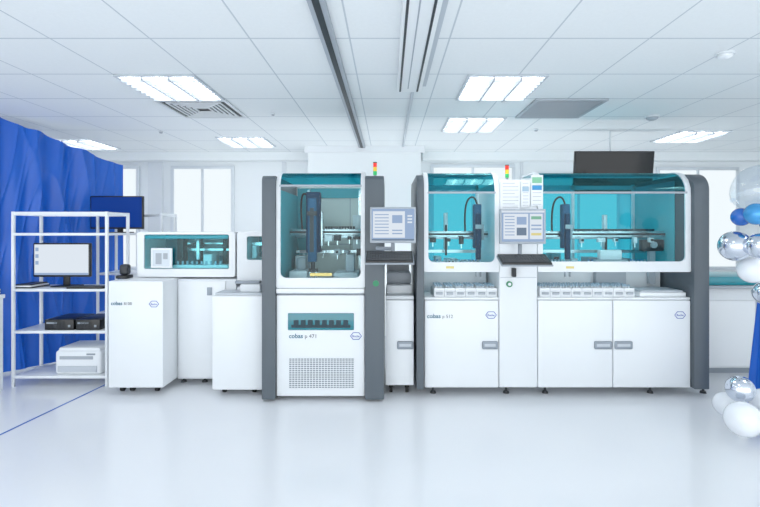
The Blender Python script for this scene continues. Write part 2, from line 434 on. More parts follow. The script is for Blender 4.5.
box('chamber_side',xc-.012,xc-g,.05,.775,.95,1.80,BTG,A)
box('rear_tint',xb+.013,xb+.14,.765,.774,.96,1.88,BTG,A)
box('rear_tint',xb+.145,xc-.013,.765,.774,1.78,1.88,BTG,A)
box('front_ledge',xb+g,xc-g,yf-.012,-.096,.915,.955,WHITE,A,bev=.006)
fr=box('front_door',xb+g,xc-g,yf,-.025,.04,.898,WHITE,A,bev=.01)
w0,w1,v0,v1=X(288,yf),X(354,yf),Z(330,yf),Z(313,yf)
fw=box('viewing_window',w0,w1,yf-.006,yf+.0,v0,v1,TEALD,fr,bev=.005)
mm=M()
mm.box(w0+.03,w1-.03,yf-.0085,yf-.0065,v0+.02,v0+.045)
for i in range(8):
    xx=w0+.07+i*(w1-w0-.14)/7; mm.box(xx-.020,xx+.020,yf-.0105,yf-.0085,v0+.04,v0+.085)
mm.done('inner_rack',mat('rack_silhouette',(.004,.03,.045),.5),fr)
vx0,vx1,vz0,vz1=X(289,yf),X(354,yf),Z(388,yf),Z(358,yf)
m=M().box(vx0,vx1,yf-.002,yf,vz0,vz1,mi=1)
nx,nz=22,16
for i in range(nx+1):
    xx=vx0+(vx1-vx0)*i/nx; m.box(xx-.0025,xx+.0025,yf-.005,yf-.002,vz0,vz1)
for j in range(nz+1):
    zz=vz0+(vz1-vz0)*j/nz; m.box(vx0,vx1,yf-.0055,yf-.0022,zz-.003,zz+.003)
m.done('vent_grille',[WHITE,mat('grille_grey',(.16,.19,.23),.6)],fr)
text('cobas',X(289,yf),Z(338,yf),yf-.002,.118,TTEXT,fr,off=.02)
text('p 471',X(305,yf),Z(338,yf),yf-.002,.095,GTEXT,fr)
emblem(X(356,yf),Z(336,yf),yf-.002,.10,fr)
M().cyl((X(376,yf),yf-.035,Z(283,yf)),(X(376,yf),yf-.03,Z(283,yf)),.026).done('power_button',GBTN,A)
feet([xa+.08,xd-.08],.0,.03,A); feet([xa+.08,xd-.08],.7,.03,A)
tower(X(375,.2),.2,zt-.046,A)
xm=X(314,.25)
R=M()
R.box(xb+.03,xc-.03,.32,.38,1.40,1.46,mi=0,bev=.006); R.box(xb+.03,xc-.03,.55,.60,1.37,1.43,mi=0,bev=.006)
R.box(xb+.03,xc-.03,.315,.319,1.42,1.44,mi=1)
R.box(xb+.03,xc-.03,.60,.63,1.22,1.25,mi=0)
R.box(xb+.14,xb+.17,.62,.66,.95,1.85,mi=0).box(xc-.10,xc-.07,.62,.66,.95,1.85,mi=0)
for i in range(11): R.box(xm+.09+i*.026,xm+.11+i*.026,.33,.37,1.461,1.485,mi=1)
R.done('gantry_rail',[METAL,DARK],A)
brackets(A,xm+.1,xc-.05,.30,1.38,4,1); brackets(A,xb+.05,xc-.05,.53,1.24,6,2)
R=M()
R.box(xm-.07,xm+.06,.22,.31,1.24,1.80,mi=1,bev=.01)
R.box(xm-.045,xm+.035,.17,.218,1.16,1.74,mi=0,bev=.006)
R.box(xm-.025,xm+.01,.166,.169,1.25,1.65,mi=3)
R.box(xm+.062,xm+.08,.24,.30,1.30,1.62,mi=2,bev=.004)
R.box(xm-.05,xm+.04,.15,.169,1.58,1.62,mi=3,bev=.004)
R.cyl((xm,.2,1.16),(xm,.2,1.07),.018,mi=3)
R.box(xm-.035,xm-.02,.19,.21,1.0,1.08,mi=2).box(xm+.02,xm+.035,.19,.21,1.0,1.08,mi=2).box(xm-.04,xm+.04,.185,.215,1.07,1.10,mi=3)
R.done('gripper_arm',[ARMS,ARMD,METAL,DARK],A)
cable('cable',[(xm-.06,.26,1.76),(xm-.09,.28,1.80),(xm-.13,.32,1.76),(xm-.14,.36,1.60),(xm-.13,.36,1.46)],.009,BLACK,A)
R=M()
R.box(xb+.06,xb+.22,.14,.5,.95,1.08,mi=0,bev=.01).box(xc-.30,xc-.08,.18,.55,.95,1.06,mi=0,bev=.01)
R.box(-.69,-.5,.0,.14,.95,1.01,mi=1,bev=.008)
R.box(xb+.04,xb+.14,.5,.7,.95,1.2,mi=0,bev=.01)
R.box(xc-.16,xc-.06,.60,.76,1.25,1.6,mi=0,bev=.01)
R.box(xc-.20,xc-.12,.3,.42,1.061,1.22,mi=3,bev=.008).box(xb+.10,xb+.18,.3,.40,1.081,1.19,mi=3,bev=.006)
R.done('deck_equipment',[WHITE2,METAL,CAPP,LGREY],A)
tuberow(A,xc-.30,xc-.06,.0,.946,3); tuberow(A,xb+.05,xb+.19,.0,.946,2)
box('warning_sticker',X(310,yf),X(332,yf),yf-.0015,yf-.0005,Z(276,yf),Z(273,yf),STK,A)

# ---- connecting cabinet between
B=root('connecting_cabinet',X(399,.1),.5,0,'narrow white laboratory track cabinet with grey handle','laboratory cabinet')
x0=xd+.012; x1=X(414,.0)
box('body',x0,x1,.06,.85,.085,.84,WHITE2,B,bev=.004)
dr=box('door',x0,x1,.03,.058,.09,.835,WHITE,B,bev=.008)
handle(X(397,.03),x1-.005,Z(345,.03),.03,dr)
box('top_deck',x0,x1,.04,.85,.842,.87,WHITE2,B,bev=.004)
m=M(); m.box(x0+.01,x1-.01,.16,.6,.872,.95,bev=.01).box(x0+.01,x1-.01,.3,.5,.951,1.05,mi=1,bev=.01)
m.box(x0+.01,x1-.01,.7,.84,.872,1.22,mi=0,bev=.01)
m.done('transport_track',[WHITE2,LGREY],B)
casters([X(391,.1),X(407,.1)],.12,.088,B)

# ---- sorter machine
C=root('sample_sorting_machine',X(560,.4),.45,0,'long white laboratory machine with teal glass hoods and grey ends','laboratory machine')
pa,pb=X(416.5,0),X(424,0)
ha,hb=pb+.002,X(499,0)
ca,cb=hb+.002,X(537.5,0)
ga,gb=cb+.002,X(691,0)
ea,eb=gb+.002,X(706.5,0)
DZ=.842; LB=Z(272,.0); zt2=1.975
M().prism(side_prof(-.04,.95,.08,zt2-.04,.12),'x',pa,pb-.002,bev=.006).done('end_panel',GREY,C)
M().prism(side_prof(-.04,.95,.08,zt2-.03,.15),'x',ea,eb,bev=.008).done('end_panel',GREY,C)
hood(C,ha,hb,.0,LB,zt2,.20,.3,side=.036,bot=.085,gl=GLASSC)
hood(C,ga,gb,.0,LB,zt2,.20,.3,side=.045,bot=.09,gl=GLASSC)
for q0,q1 in ((ha,hb),(ga,gb)):
    box('body',q0,q1,.06,.93,.085,DZ-.002,WHITE2,C)
    box('work_deck',q0,q1,.01,.93,DZ,DZ+.02,WHITE,C,bev=.004)
    box('rear_glass',q0+.02,q1-.02,.93,.94,DZ+.02,1.93,BACKG,C)
    m=M()
    for zz in (1.10,1.90): m.box(q0,q1,.90,.928,zz-.02,zz+.02)
    n=2 if q1-q0<1 else 3
    for i in range(n): 
        xx=q0+.02+(q1-q0-.04)*i/(n-1); m.box(xx-.014,xx+.014,.90,.928,DZ+.02,1.93)
    m.box(q0,q1,.928,.945,DZ+.02,1.09)
    m.done('rear_frame',WHITE2,C)
box('side_glass',gb-.012,gb-.004,.22,.9,1.1,1.9,BTG,C)
box('side_glass',ha+.004,ha+.012,.22,.9,1.1,1.9,BTG,C)
def door(x0,x1,hx0,hx1):
    d=box('door',x0+.003,x1-.003,.0,.057,.08,DZ-.004,WHITE,C,bev=.009)
    handle(hx0,hx1,Z(345,0),.0,d); return d
d1=door(ha,hb,X(482,0),hb-.012)
text('cobas',X(427,0),Z(318,0),-.002,.118,TTEXT,d1,off=.02); text('p 512',X(442.5,0),Z(318,0),-.002,.09,GTEXT,d1)
emblem(X(491,0),Z(315,0),-.002,.10,d1)
xm2=X(613,0)
door(ga,xm2,X(594,0),xm2-.012)
d3=door(xm2,gb,xm2+.012,X(632,0))
emblem(X(680,0),Z(315,0),-.002,.10,d3)
box('control_column',ca,cb,.0,.93,.08,1.89,WHITE,C,bev=.012)
box('column_seam',ca+.01,cb-.01,-.002,-.0005,1.035,1.041,SEAM,C)
M().cyl((X(509,0),-.02,Z(284,0)),(X(509,0),-.001,Z(284,0)),.026).done('power_button',GBTN,C)
M().cyl((X(509,0),-.024,Z(284,0)),(X(509,0),-.021,Z(284,0)),.014).done('button_cap',WHITE,C)
tower(X(507,.25),.25,1.891,C)
feet([X(433,.1),X(506,.1),X(545,.1),X(650,.1),X(703,.1)],.1,.084,C)
feet([X(418,.1),X(545,.1),X(700,.1)],.8,.084,C)
def robot(xm,y,zr,q0,q1,hh=.42):
    R=M(); R.box(q0+.02,q1-.02,y+.1,y+.15,zr,zr+.06,bev=.005).box(q0+.02,q1-.02,y+.36,y+.40,zr-.02,zr+.04,bev=.005)
    R.box(q0+.02,q1-.02,y+.095,y+.099,zr+.02,zr+.04,mi=1).box(q0+.02,q1-.02,y+.41,y+.43,zr-.16,zr-.13,mi=0)
    k=int((q1-xm-.2)/.028)
    for i in range(k): R.box(xm+.12+i*.028,xm+.141+i*.028,y+.11,y+.145,zr+.061,zr+.08,mi=1)
    R.done('gantry_rail',[METAL,DARK],C)
    R=M(); R.box(xm-.035,xm+.035,y+.01,y+.09,zr-.1,zr+hh-.05,mi=0,bev=.008)
    R.box(xm-.022,xm+.022,y-.03,y+.008,zr-.2,zr+.22,mi=1,bev=.005)
    R.box(xm+.037,xm+.06,y+.02,y+.08,zr-.02,zr+.12,mi=2,bev=.004).box(xm-.03,xm+.03,y-.045,y-.031,zr+.08,zr+.12,mi=2,bev=.003)
    R.cyl((xm,y-.01,zr-.2),(xm,y-.01,zr-.28),.013,mi=2)
    R.box(xm-.028,xm-.016,y-.02,y,zr-.36,zr-.28,mi=2).box(xm+.016,xm+.028,y-.02,y,zr-.36,zr-.28,mi=2).box(xm-.028,xm+.028,y-.02,y,zr-.285,zr-.27,mi=2)
    R.done('gripper_arm',[ARMS,ARMD,LGREY],C)
    cable('cable',[(xm,y+.05,zr+hh-.05),(xm-.02,y+.05,zr+hh+.03),(xm-.09,y+.08,zr+hh),(xm-.11,y+.1,zr+.2),(xm-.10,y+.11,zr+.06)],.009,BLACK,C)
robot(X(478,.25),.25,1.38,ha,hb,.36)
robot(X(567,.25),.25,1.38,ga,gb,.36)
brackets(C,ha+.05,hb-.2,.33,1.36,3,3); brackets(C,ga+.3,gb-.1,.33,1.36,6,4)
m=M()
for px,w in ((606,.018),(672,.018)):
    a=X(px,.55); m.box(a-w,a+w,.56,.605,1.26,1.60,mi=0,bev=.004).box(a-w*.6,a+w*.6,.545,.558,1.2,1.46,mi=1,bev=.002)
a=X(446,.55); m.box(a-.018,a+.018,.56,.605,1.26,1.62,mi=0,bev=.004).box(a-.01,a+.01,.545,.558,1.2,1.5,mi=1,bev=.002)
m.done('linear_actuators',[WHITE2,DARK],C)
m=M()
def rnd_eq(a,b_,z0):
    x=a
    while x<b_-.15:
        w=random.uniform(.06,.16); h=random.uniform(.04,.12); yy=random.uniform(.55,.62)
        m.box(x,x+w,yy,yy+.2,z0,z0+h,mi=random.choice((0,0,0,1,2)),bev=.006)
        if w>.08: m.box(x+.015,x+w-.02,yy-.006,yy-.0005,z0+h*.4,z0+h*.7,mi=3)
        x+=w+random.uniform(.03,.12)
zk=DZ+.26
rnd_eq(ha+.03,hb-.05,zk); rnd_eq(ga+.05,gb-.05,zk)
m.box(ha+.02,hb-.02,.42,.85,DZ+.021,zk-.001,mi=0,bev=.006).box(ga+.02,gb-.02,.42,.85,DZ+.021,zk-.001,mi=0,bev=.006)
m.done('deck_equipment',[WHITE2,LGREY,TEALS,DARK],C)
tuberow(C,ha+.04,hb-.06,.435,zk,1); tuberow(C,ga+.06,ga+.46,.435,zk,1); tuberow(C,ga+.62,gb-.08,.435,zk,1)
m=M()
m.box(X(600,.35),X(622,.35),.345,.415,1.17,1.26,mi=0,bev=.01).box(X(596,.35),X(626,.35),.345,.41,DZ+.021,1.171,mi=1,bev=.005)
m.done('reader_unit',[WHITE,LGREY],C)
m=M()
m.box(X(642,.35),X(664,.35),.345,.415,1.25,1.36,mi=0,bev=.01).box(X(650,.35),X(656,.35),.36,.40,DZ+.1,1.255,mi=1)
m.cyl((X(653,.35),.346,1.31),(X(653,.35),.325,1.31),.03,mi=1)
m.done('camera_unit',[DARK,LGREY],C)
for px in (446,566): box('warning_sticker',X(px,0),X(px+8,0),-.0025,-.0005,LB+.03,LB+.05,STK,C)

def rack(x,y,z):
    r=root('tube_rack',x+.045,y,z,'white sample tube tray with grey front grip holding tubes','tube rack','tube racks on the sorting deck')
    m=M(); m.box(x,x+.090,y,y+.3,z+.001,z+.045,bev=.004).box(x,x+.090,y,y+.012,z+.045,z+.078,bev=.003)
    m.box(x,x+.004,y+.012,y+.3,z+.045,z+.06).box(x+.086,x+.09,y+.012,y+.3,z+.045,z+.06); m.done('tray',WHITE,r)
    box('tray_handle',x+.015,x+.075,y-.015,y-.0005,z+.022,z+.044,LGREY,r,bev=.004)
    m=M(); c=M()
    for i in range(3):
        for j in range(4):
            a=x+.021+i*.024; b2=y+.06+j*.06
            m.cyl((a,b2,z+.046),(a,b2,z+.086),.008,seg=8); c.cyl((a,b2,z+.086),(a,b2,z+.10),.0095,seg=8)
    m.done('tubes',PAPER,r); c.done('tube_caps',CAPP,r)
    return r
r0=rack(ha+.09,.035,DZ+.021)
for i in range(1,6): copy_thing(r0,i*.0925,0,0)
for i in range(9): copy_thing(r0,(ga+.03-ha-.09)+i*.0925,0,0)
m=root('sample_container',X(660,.1),.1,DZ+.021,'low white sample container with grey lid on the machine deck','container')
box('container_box',X(636,.1),X(682,.1),.04,.33,DZ+.022,DZ+.06,WHITE,m,bev=.006)
box('container_lid',X(638,.1),X(680,.1),.06,.32,DZ+.061,DZ+.075,SEAM,m,bev=.004)

# ---- far module
E=root('capping_machine',X(170,.3),.5,0,'white laboratory module with windowed upper chamber on two cabinets','laboratory machine')
y1=.03
c1=box('cabinet',X(108,y1),X(163,y1),y1,.8,Z(388,y1),Z(281,y1),WHITE,E,bev=.012)
text('cobas',X(111,y1),Z(305,y1),y1-.002,.10,TTEXT,c1,off=.02); text('8100',X(124,y1),Z(305,y1),y1-.002,.07,GTEXT,c1)
emblem(X(154,y1),Z(304,y1),y1-.002,.09,c1)
y2=.3
c2=box('cabinet',X(163,y1)+.005,X(236,y2),y2,.85,Z(379,y2),Z(279,y2),WHITE2,E,bev=.008)
box('cabinet_door',X(180,y2),X(226,y2),y2-.018,y2-.0005,Z(377,y2),Z(281,y2),WHITE,c2,bev=.006)
M().box(X(208,y2),X(213,y2),y2-.028,y2-.0185,Z(295,y2),Z(287,y2),bev=.004).done('handle',MGREY,c2)
casters([X(120,.1),X(130,.1),X(155,.1)],.15,Z(388,y1),E)
feet([X(184,.4),X(205,.4)],.4,Z(379,y2),E)
ym=.30; u0,u1=X(137,ym),X(235,ym); s0,s1=Z(277,ym),Z(232,ym)
m=M()
def frame3(t,out,inn,ya,yb2):
    L=[[t.verts.new((x,yy,z)) for x,z in pts] for pts,yy in ((out,ya),(inn,ya),(inn,yb2),(out,yb2))]
    n=len(out)
    for k in range(4):
        P,Q=L[k],L[(k+1)%4]
        for i in range(n): t.faces.new((P[i],P[(i+1)%n],Q[(i+1)%n],Q[i]))
    bmesh.ops.recalc_face_normals(t,faces=t.faces[:])
wa,wb,wc,wd=X(144,ym),X(229,ym),Z(269,ym),Z(234.5,ym)
frame3(m.bm,rr(u0,u1,s0,s1,.022),rr(wa,wb,wc,wd,.016),ym,ym+.45); m.done('chamber_housing',WHITE,E)
box('chamber_glass',wa+.002,wb-.002,ym+.012,ym+.018,wc+.002,wd-.002,GLASSC,E)
m=M(); a0,a1,b0,b1=wa+.003,wb-.003,wc+.003,wd-.003
m.box(a0,a1,ym+.42,ym+.44,b0,b1,mi=1)
m.box(a0+.30,a0+.62,ym+.41,ym+.419,b0+.1,b1-.04,mi=5)
m.box(a0+.26,a0+.32,ym+.1,ym+.2,b0+.02,b1-.02,mi=4,bev=.004).box(a0+.24,a1-.02,ym+.2,ym+.24,b0+.16,b0+.18,mi=2)
m.box(a0+.24,a1-.02,ym+.30,ym+.33,b0+.22,b0+.235,mi=2)
m.box(a0+.51,a0+.59,ym+.1,ym+.3,b0+.005,b0+.13,mi=0,bev=.006)
m.box(a0+.39,a0+.43,ym+.25,ym+.3,b0+.03,b1-.03,mi=4,bev=.004).box(a0+.66,a0+.70,ym+.2,ym+.3,b0+.03,b1-.03,mi=4,bev=.004)
m.box(a0+.45,a0+.48,ym+.08,ym+.11,b0+.08,b1-.04,mi=2,bev=.004).box(a0+.36,a0+.50,ym+.1,ym+.16,b0+.19,b0+.22,mi=4,bev=.004)
m.box(a0+.24,a1-.03,ym+.05,ym+.16,b0+.002,b0+.03,mi=0,bev=.004)
for i in range(10): m.cyl((a0+.27+i*.045,ym+.1,b0+.03),(a0+.27+i*.045,ym+.1,b0+.065),.01,mi=3,seg=8)
m.done('chamber_equipment',[WHITE,mat('teal_interior',(.012,.20,.26),.3),METAL,CAPP,DARK,SEAM],E)
box('top_canopy',wa+.01,wb-.01,ym-.004,ym+.010,wd-.04,wd-.008,TEALS,E,bev=.003)
cs=box('control_screen',X(152,ym),X(173,ym),ym-.025,ym-.005,Z(268,ym),Z(248,ym),WHITE,E,bev=.005)
m=M().quad(X(154,ym),X(171,ym),Z(266,ym),Z(250,ym),ym-.0262,mi=0).quad(X(157,ym),X(163,ym),Z(264,ym),Z(253,ym),ym-.0268,mi=1).quad(X(164.5,ym),X(169,ym),Z(259,ym),Z(253,ym),ym-.0268,mi=1)
m.done('screen',[mat('lcd_pale',(.62,.68,.74),.3),LGREY],cs)
m=root('handheld_scanner',X(125,.3),.3,Z(281,y1),'small black handheld scanner standing in its cradle on a cabinet','scanner')
zz=Z(281,y1)+.001; xx=X(124,.25)
M().box(xx-.05,xx+.05,.2,.32,zz,zz+.03,bev=.008).done('cradle',BLACK,m)
M().box(xx-.035,xx+.045,.22,.30,zz+.03,zz+.13,bev=.025,seg=4).done('scanner_head',DARK,m)

# ---- link cabinet
G=root('track_cabinet',X(237,0),.4,0,'white low laboratory cabinet with windowed sample track module on top','laboratory cabinet')
gx0,gx1=X(212,0),X(262,-.1)-.012
box('cabinet',gx0,gx1,.0,.265,Z(390,0),Z(296,0),WHITE,G,bev=.01)
casters([X(224,.1),X(254,.1)],.12,Z(390,0),G)
lx0=X(236,.3)+.01
box('rear_cabinet',lx0,gx1,.30,.8,.1,.92,WHITE2,G,bev=.006)
box('deck',gx0+.01,gx1-.01,.05,.262,Z(296,0)+.001,Z(296,0)+.02,SEAM,G)
m=M(); m.box(X(240,.1),X(260,.1),.1,.25,Z(296,0)+.021,Z(296,0)+.09,bev=.008)
m.box(X(234,.1),X(262,.1)-.03,.12,.2,Z(296,0)+.092,Z(296,0)+.115,mi=1,bev=.004); m.done('sample_track',[WHITE2,MGREY],G)
m=M(); frame3(m.bm,rr(lx0,gx1,.95,Z(232,.3),.02),rr(lx0+.09,gx1-.02,1.17,Z(232,.3)-.04,.02),.30,.75); m.done('chamber_housing',WHITE,G)
box('chamber_glass',lx0+.092,gx1-.022,.312,.318,1.172,Z(232,.3)-.042,GLASSC,G)
m=M().box(lx0+.095,gx1-.025,.7,.72,1.175,Z(232,.3)-.045,mi=0).box(lx0+.11,lx0+.15,.4,.5,1.18,1.3,mi=1,bev=.005).box(lx0+.095,gx1-.03,.45,.48,1.30,1.33,mi=2)
m.done('chamber_equipment',[TEALS,WHITE,METAL],G)

# ---------------------------------------------------------------- monitors
def monitor(px0,px1,py0,py1,y,paint,label,case=LGREY,bez=.014,ped=None,screen=SCRB):
    x0,x1,z0,z1=X(px0,y),X(px1,y),Z(py1,y),Z(py0,y)
    r=root('computer_monitor',(x0+x1)/2,y,z0,label,'monitor')
    m=M().box(x0,x1,y,y+.035,z0,z1,bev=.007); m.box(x0+.06,x1-.06,y+.035,y+.06,z0+.04,z1-.05,bev=.01); m.done('casing',case,r)
    a,b2,c,d=x0+bez,x1-bez,z0+bez*1.4,z1-bez
    m=M().quad(a,b2,c,d,y-.001,mi=0)
    for (u0_,u1_,v0_,v1_,mi) in paint:
        m.quad(a+(b2-a)*u0_,a+(b2-a)*u1_,c+(d-c)*v0_,c+(d-c)*v1_,y-.0016-.0003*mi,mi=mi)
    m.done('screen',[screen,SCRW,SCRD,SCRG,SCRY,SCRB],r)
    if ped is not None:
        cx=(x0+x1)/2
        m=M().box(cx-.03,cx+.03,y+.062,y+.085,ped+.012,z0+.12,bev=.005).box(cx-.11,cx+.11,y+.0,y+.16,ped+.001,ped+.013,bev=.005)
        m.box(cx-.03,cx+.03,y+.05,y+.07,z0+.05,z0+.11); m.done('stand',case,r)
    return r,x0,x1,z0,z1
p1=[(0,1,0,.05,2),(.03,.78,.09,.95,1),(.03,.78,.92,.95,5)]
p1+=[(.07,.4,v,v+.03,5) for v in (.2,.3,.4,.5,.6,.7,.8)]+[(.48,.72,.55,.8,5),(.48,.72,.2,.24,5),(.48,.72,.3,.34,5),(.84,.95,.55,.60,1),(.84,.95,.65,.70,1),(.84,.95,.75,.80,1)]
KEY=mat('key_grey',(.06,.065,.075),.5)
def tslab(P,m,u0,u1,v0,v1,h0,h1,mi=0):
    t=bmesh.new(); vs=[t.verts.new(P(u,v,h)) for h in (h0,h1) for u,v in ((u0,v0),(u1,v0),(u1,v1),(u0,v1))]
    for q in ((3,2,1,0),(4,5,6,7),(0,1,5,4),(1,2,6,5),(2,3,7,6),(3,0,4,7)): t.faces.new([vs[i] for i in q])
    m._merge(t,mi)
def keyboard(px0,px1,py0,py1,y,label,trayparent=None,arm=None):
    zf,zn=Z(py0,y+.12),Z(py1,y-.05)
    x0,x1=X(px0,y),X(px1,y)
    r=root('keyboard',(x0+x1)/2,y,zn,label,'keyboard')
    L=.17
    def P(u,v,h): return (x0+(x1-x0)*u,(y-.05)+L*v,zn+(zf-zn)*v+h)
    m=M(); tslab(P,m,0,1,0,1,-.014,0); m.done('keyboard_body',BLACK,r)
    m=M()
    for j in range(5):
        for i in range(16):
            if j==0 and 4<i<10: continue
            u=.03+i*.0588; tslab(P,m,u,u+.046,.08+j*.17,.08+j*.17+.125,.001,.007)
    tslab(P,m,.03+5*.0588,.03+9*.0588+.046,.08,.205,.001,.007)
    m.done('keys',KEY,r)
    if trayparent:
        m=M(); tslab(P,m,-.02,1.02,-.03,1.03,-.026,-.0145)
        m.done('keyboard_tray',MGREY,trayparent)
        m=M(); p=P(.5,.85,-.027); m.cyl(p,arm,.012); m.done('tray_arm',MGREY,trayparent)
    return r,x0,x1,zn,zf
ymn=-.32
r,a0,a1,b0,b1=monitor(370,416,207,243,ymn,p1,'grey touch monitor showing a blue desktop on a swivel arm')
c_=(a0+a1)/2
m=M().box(c_-.03,c_+.03,ymn+.061,ymn+.08,b0+.05,b1-.1,bev=.004)
m.cyl((c_,ymn+.09,b0-.12),(c_,ymn+.09,b0+.14),.016); m.cyl((c_,ymn+.09,b0-.05),(xd-.06,-.135,b0-.05),.016)
m.done('support_arm',MGREY,r)
keyboard(366,413,251,261,ymn-.04,'black keyboard on a slanted tray below a grey touch monitor',r,(c_,ymn+.09,b0-.10))
p2=[(0,1,.94,1,1),(.04,.62,.08,.90,1),(.66,.96,.08,.90,1)]+[(.07,.3,v,v+.03,5) for v in (.2,.3,.4,.5,.6,.7,.8)]+[(.35,.58,.55,.8,5),(.35,.58,.2,.45,2),(.69,.93,.72,.82,3),(.69,.93,.5,.55,5),(.69,.93,.38,.43,5),(.69,.93,.2,.28,4)]
r,a0,a1,b0,b1=monitor(500,546,209,244,-.25,p2,'grey monitor showing colourful software windows before a white column')
c_=(a0+a1)/2
m=M().box(c_-.03,c_+.03,-.189,-.17,b0+.05,b1-.08,bev=.004)
m.cyl((c_,-.16,b0-.10),(c_,-.16,b0+.14),.016); m.cyl((c_-.02,-.16,b0+.02),(c_-.02,-.003,b0+.02),.018)
m.done('support_arm',MGREY,r)
keyboard(501,550,254,263,-.29,'black keyboard on a slanted tray in front of a white column',r,(c_,-.16,b0-.08))
hs=root('hand_scanner',X(514,-.03),-.03,Z(276,-.03),'small black handheld scanner clipped to a white column','scanner')
M().box(X(512,-.03),X(516,-.03),-.05,-.001,Z(277,-.03),Z(268,-.03),bev=.008).done('scanner_body',DARK,hs)
for (a,b_,c,d,cl) in ((501,520,181,209,0),(521,530,181,207,1),(531,543,175,206,2)):
    y=-.012-.003*cl
    pr=root('paper_notice',X((a+b_)/2,y),y,Z(d,y),'printed paper notice taped to a white column','paper','notices taped to the column')
    box('sheet',X(a,y),X(b_,y),y,y+.0012,Z(d,y),Z(c,y),PAPER,pr)
    m=M(); n=8
    for i in range(n):
        z=Z(c,y)-.02-(Z(c,y)-Z(d,y)-.035)*i/(n-1)
        m.quad(X(a,y)+.014,X(b_,y)-.014-(.03 if i%3==0 and b_-a>12 else 0),z-.002,z+.002,y-.0005,mi=0)
    if cl==1: m.quad(X(a,y)+.01,X(b_,y)-.01,Z(c,y)-.09,Z(c,y)-.05,y-.0008,mi=1)
    if cl==2:
        m.quad(X(a,y)+.01,X(b_,y)-.01,Z(c,y)-.07,Z(c,y)-.02,y-.0008,mi=2); m.quad(X(a,y)+.01,X(b_,y)-.01,Z(c,y)-.13,Z(c,y)-.09,y-.0008,mi=3)
    m.done('print_lines',[LGREY,CAPP,mat('print_green',(.2,.5,.3),.6),CAPB],pr)

ty=1.25; x0,x1,z0,z1=X(575,ty),X(655,ty),1.86,Z(151,ty)
tc_=((x0+x1)/2,ty,z1)
tv=root('hanging_television',(x0+x1)/2,ty,z0,'large black flat television hung tilted from the ceiling','television')
M().box(x0,x1,ty,ty+.035,z0,z1,bev=.008).rot(tc_,'X',math.radians(7)).done('casing',BLACK,tv)
M().quad(x0+.014,x1-.014,z0+.02,z1-.014,ty-.002).rot(tc_,'X',math.radians(7)).done('screen',mat('tv_screen',(.003,.005,.008),.08,spec=.3),tv)
M().cyl(((x0+x1)/2,ty+.12,z1-.1),((x0+x1)/2,ty+.12,CEIL-.002),.011).box((x0+x1)/2-.1,(x0+x1)/2+.1,ty+.052,ty+.13,z1-.2,z1-.08).done('ceiling_mount',WHITE2,tv)

# ---------------------------------------------------------------- shelf racks and contents
def shelf_rack(sx0,sx1,sy0,sy1,lv,top,front_rail,label):
    S=root('shelf_rack',(sx0+sx1)/2,(sy0+sy1)/2,0,label,'shelf'); w=.024
    for a in (sx0,sx1-w):
        for b_ in (sy0,sy1-w): box('post',a,a+w,b_,b_+w,.0,top,WHITE,S,bev=.003)
    for z in lv: box('shelf_board',sx0+w+.001,sx1-w-.001,sy0,sy1,z-.024,z,WHITE,S,bev=.003)
    m=M(); z=top-.018
    if front_rail: m.box(sx0+w,sx1-w,sy0+.004,sy0+.02,z-.016,z+.016)
    m.box(sx0+w,sx1-w,sy1-.02,sy1-.004,z-.016,z+.016)
    m.box(sx0+.006,sx0+.02,sy0+w,sy1-w,z-.016,z+.016).box(sx1-.02,sx1-.006,sy0+w,sy1-w,z-.016,z+.016)
    m.done('top_rail',WHITE,S); return S
sy0,sy1=.25,.62
sx0,sx1=X(11,sy0),X(108,sy0)-.005
lv=[Z(376,sy0),Z(331,sy0),Z(289,sy0),Z(233,sy0)]
shelf_rack(sx0,sx1,sy0,sy1,lv,1.62,True,'white open metal shelf rack holding computers and a printer')
dz=lv[2]
rx0,rx1,ry0,ry1=X(96,1.05),X(162,1.05),1.05,1.42
zr2=Z(233,1.1)
shelf_rack(rx0,rx1,ry0,ry1,[.1,.55,.98,zr2],Z(213,1.05)+.0,False,'white open metal shelf rack carrying a navy screen monitor')
T=root('side_table',-3.70,.1,0,'white narrow work table beside a white shelf rack','table')
tx0,tx1=-3.92,sx0-.01
box('table_top',tx0,tx1,-.05,.20,.83,.865,WHITE,T,bev=.005)
for a in (tx0+.01,tx1-.045):
    for b_ in (-.04,.15): box('leg',a,a+.035,b_,b_+.035,0,.829,WHITE,T)
def folder(x0,x1,y0,y1,z,mt):
    dd=root('document_folder',(x0+x1)/2,(y0+y1)/2,z,'thin office folder lying in a short stack','folder','folders stacked on the desk surfaces')
    box('cover',x0,x1,y0,y1,z,z+.011,mt,dd)
for i in range(4): folder(tx0+.06,tx1-.02,-.03,.17,.866+i*.013,DARK if i%2==0 else PAPER)
for i in range(3): folder(X(14,.3)+i*.01,X(33,.3)-i*.012,.29,.52,dz+.001+i*.013,(DARK,PAPER,DARK)[i])
desk=[(0,1,0,.07,5),(.02,.08,.78,.9,5),(.02,.08,.56,.68,5),(.02,.08,.34,.46,5)]
monitor(33,90,243,277,.36,desk,'black computer monitor showing a white screen on the rack shelf',case=BLACK,ped=dz,screen=SCRW)
monitor(90,143,196,229,1.07,[],'black computer monitor with a deep blue screen on a shelf',case=BLACK,ped=zr2,screen=NAVY)
xk0,xk1=X(66,.25),X(102,.25)
kb=root('keyboard',(xk0+xk1)/2,.3,dz,'black keyboard lying flat on the rack shelf','keyboard')
box('keyboard_body',xk0,xk1,.253,.35,dz+.001,dz+.018,BLACK,kb,bev=.003)
m=M()
for j in range(4):
    for i in range(15):
        xx=xk0+.012+i*(xk1-xk0-.02)/15; m.box(xx,xx+.016,.26+j*.021,.276+j*.021,dz+.0185,dz+.024)
m.done('keys',KEY,kb)
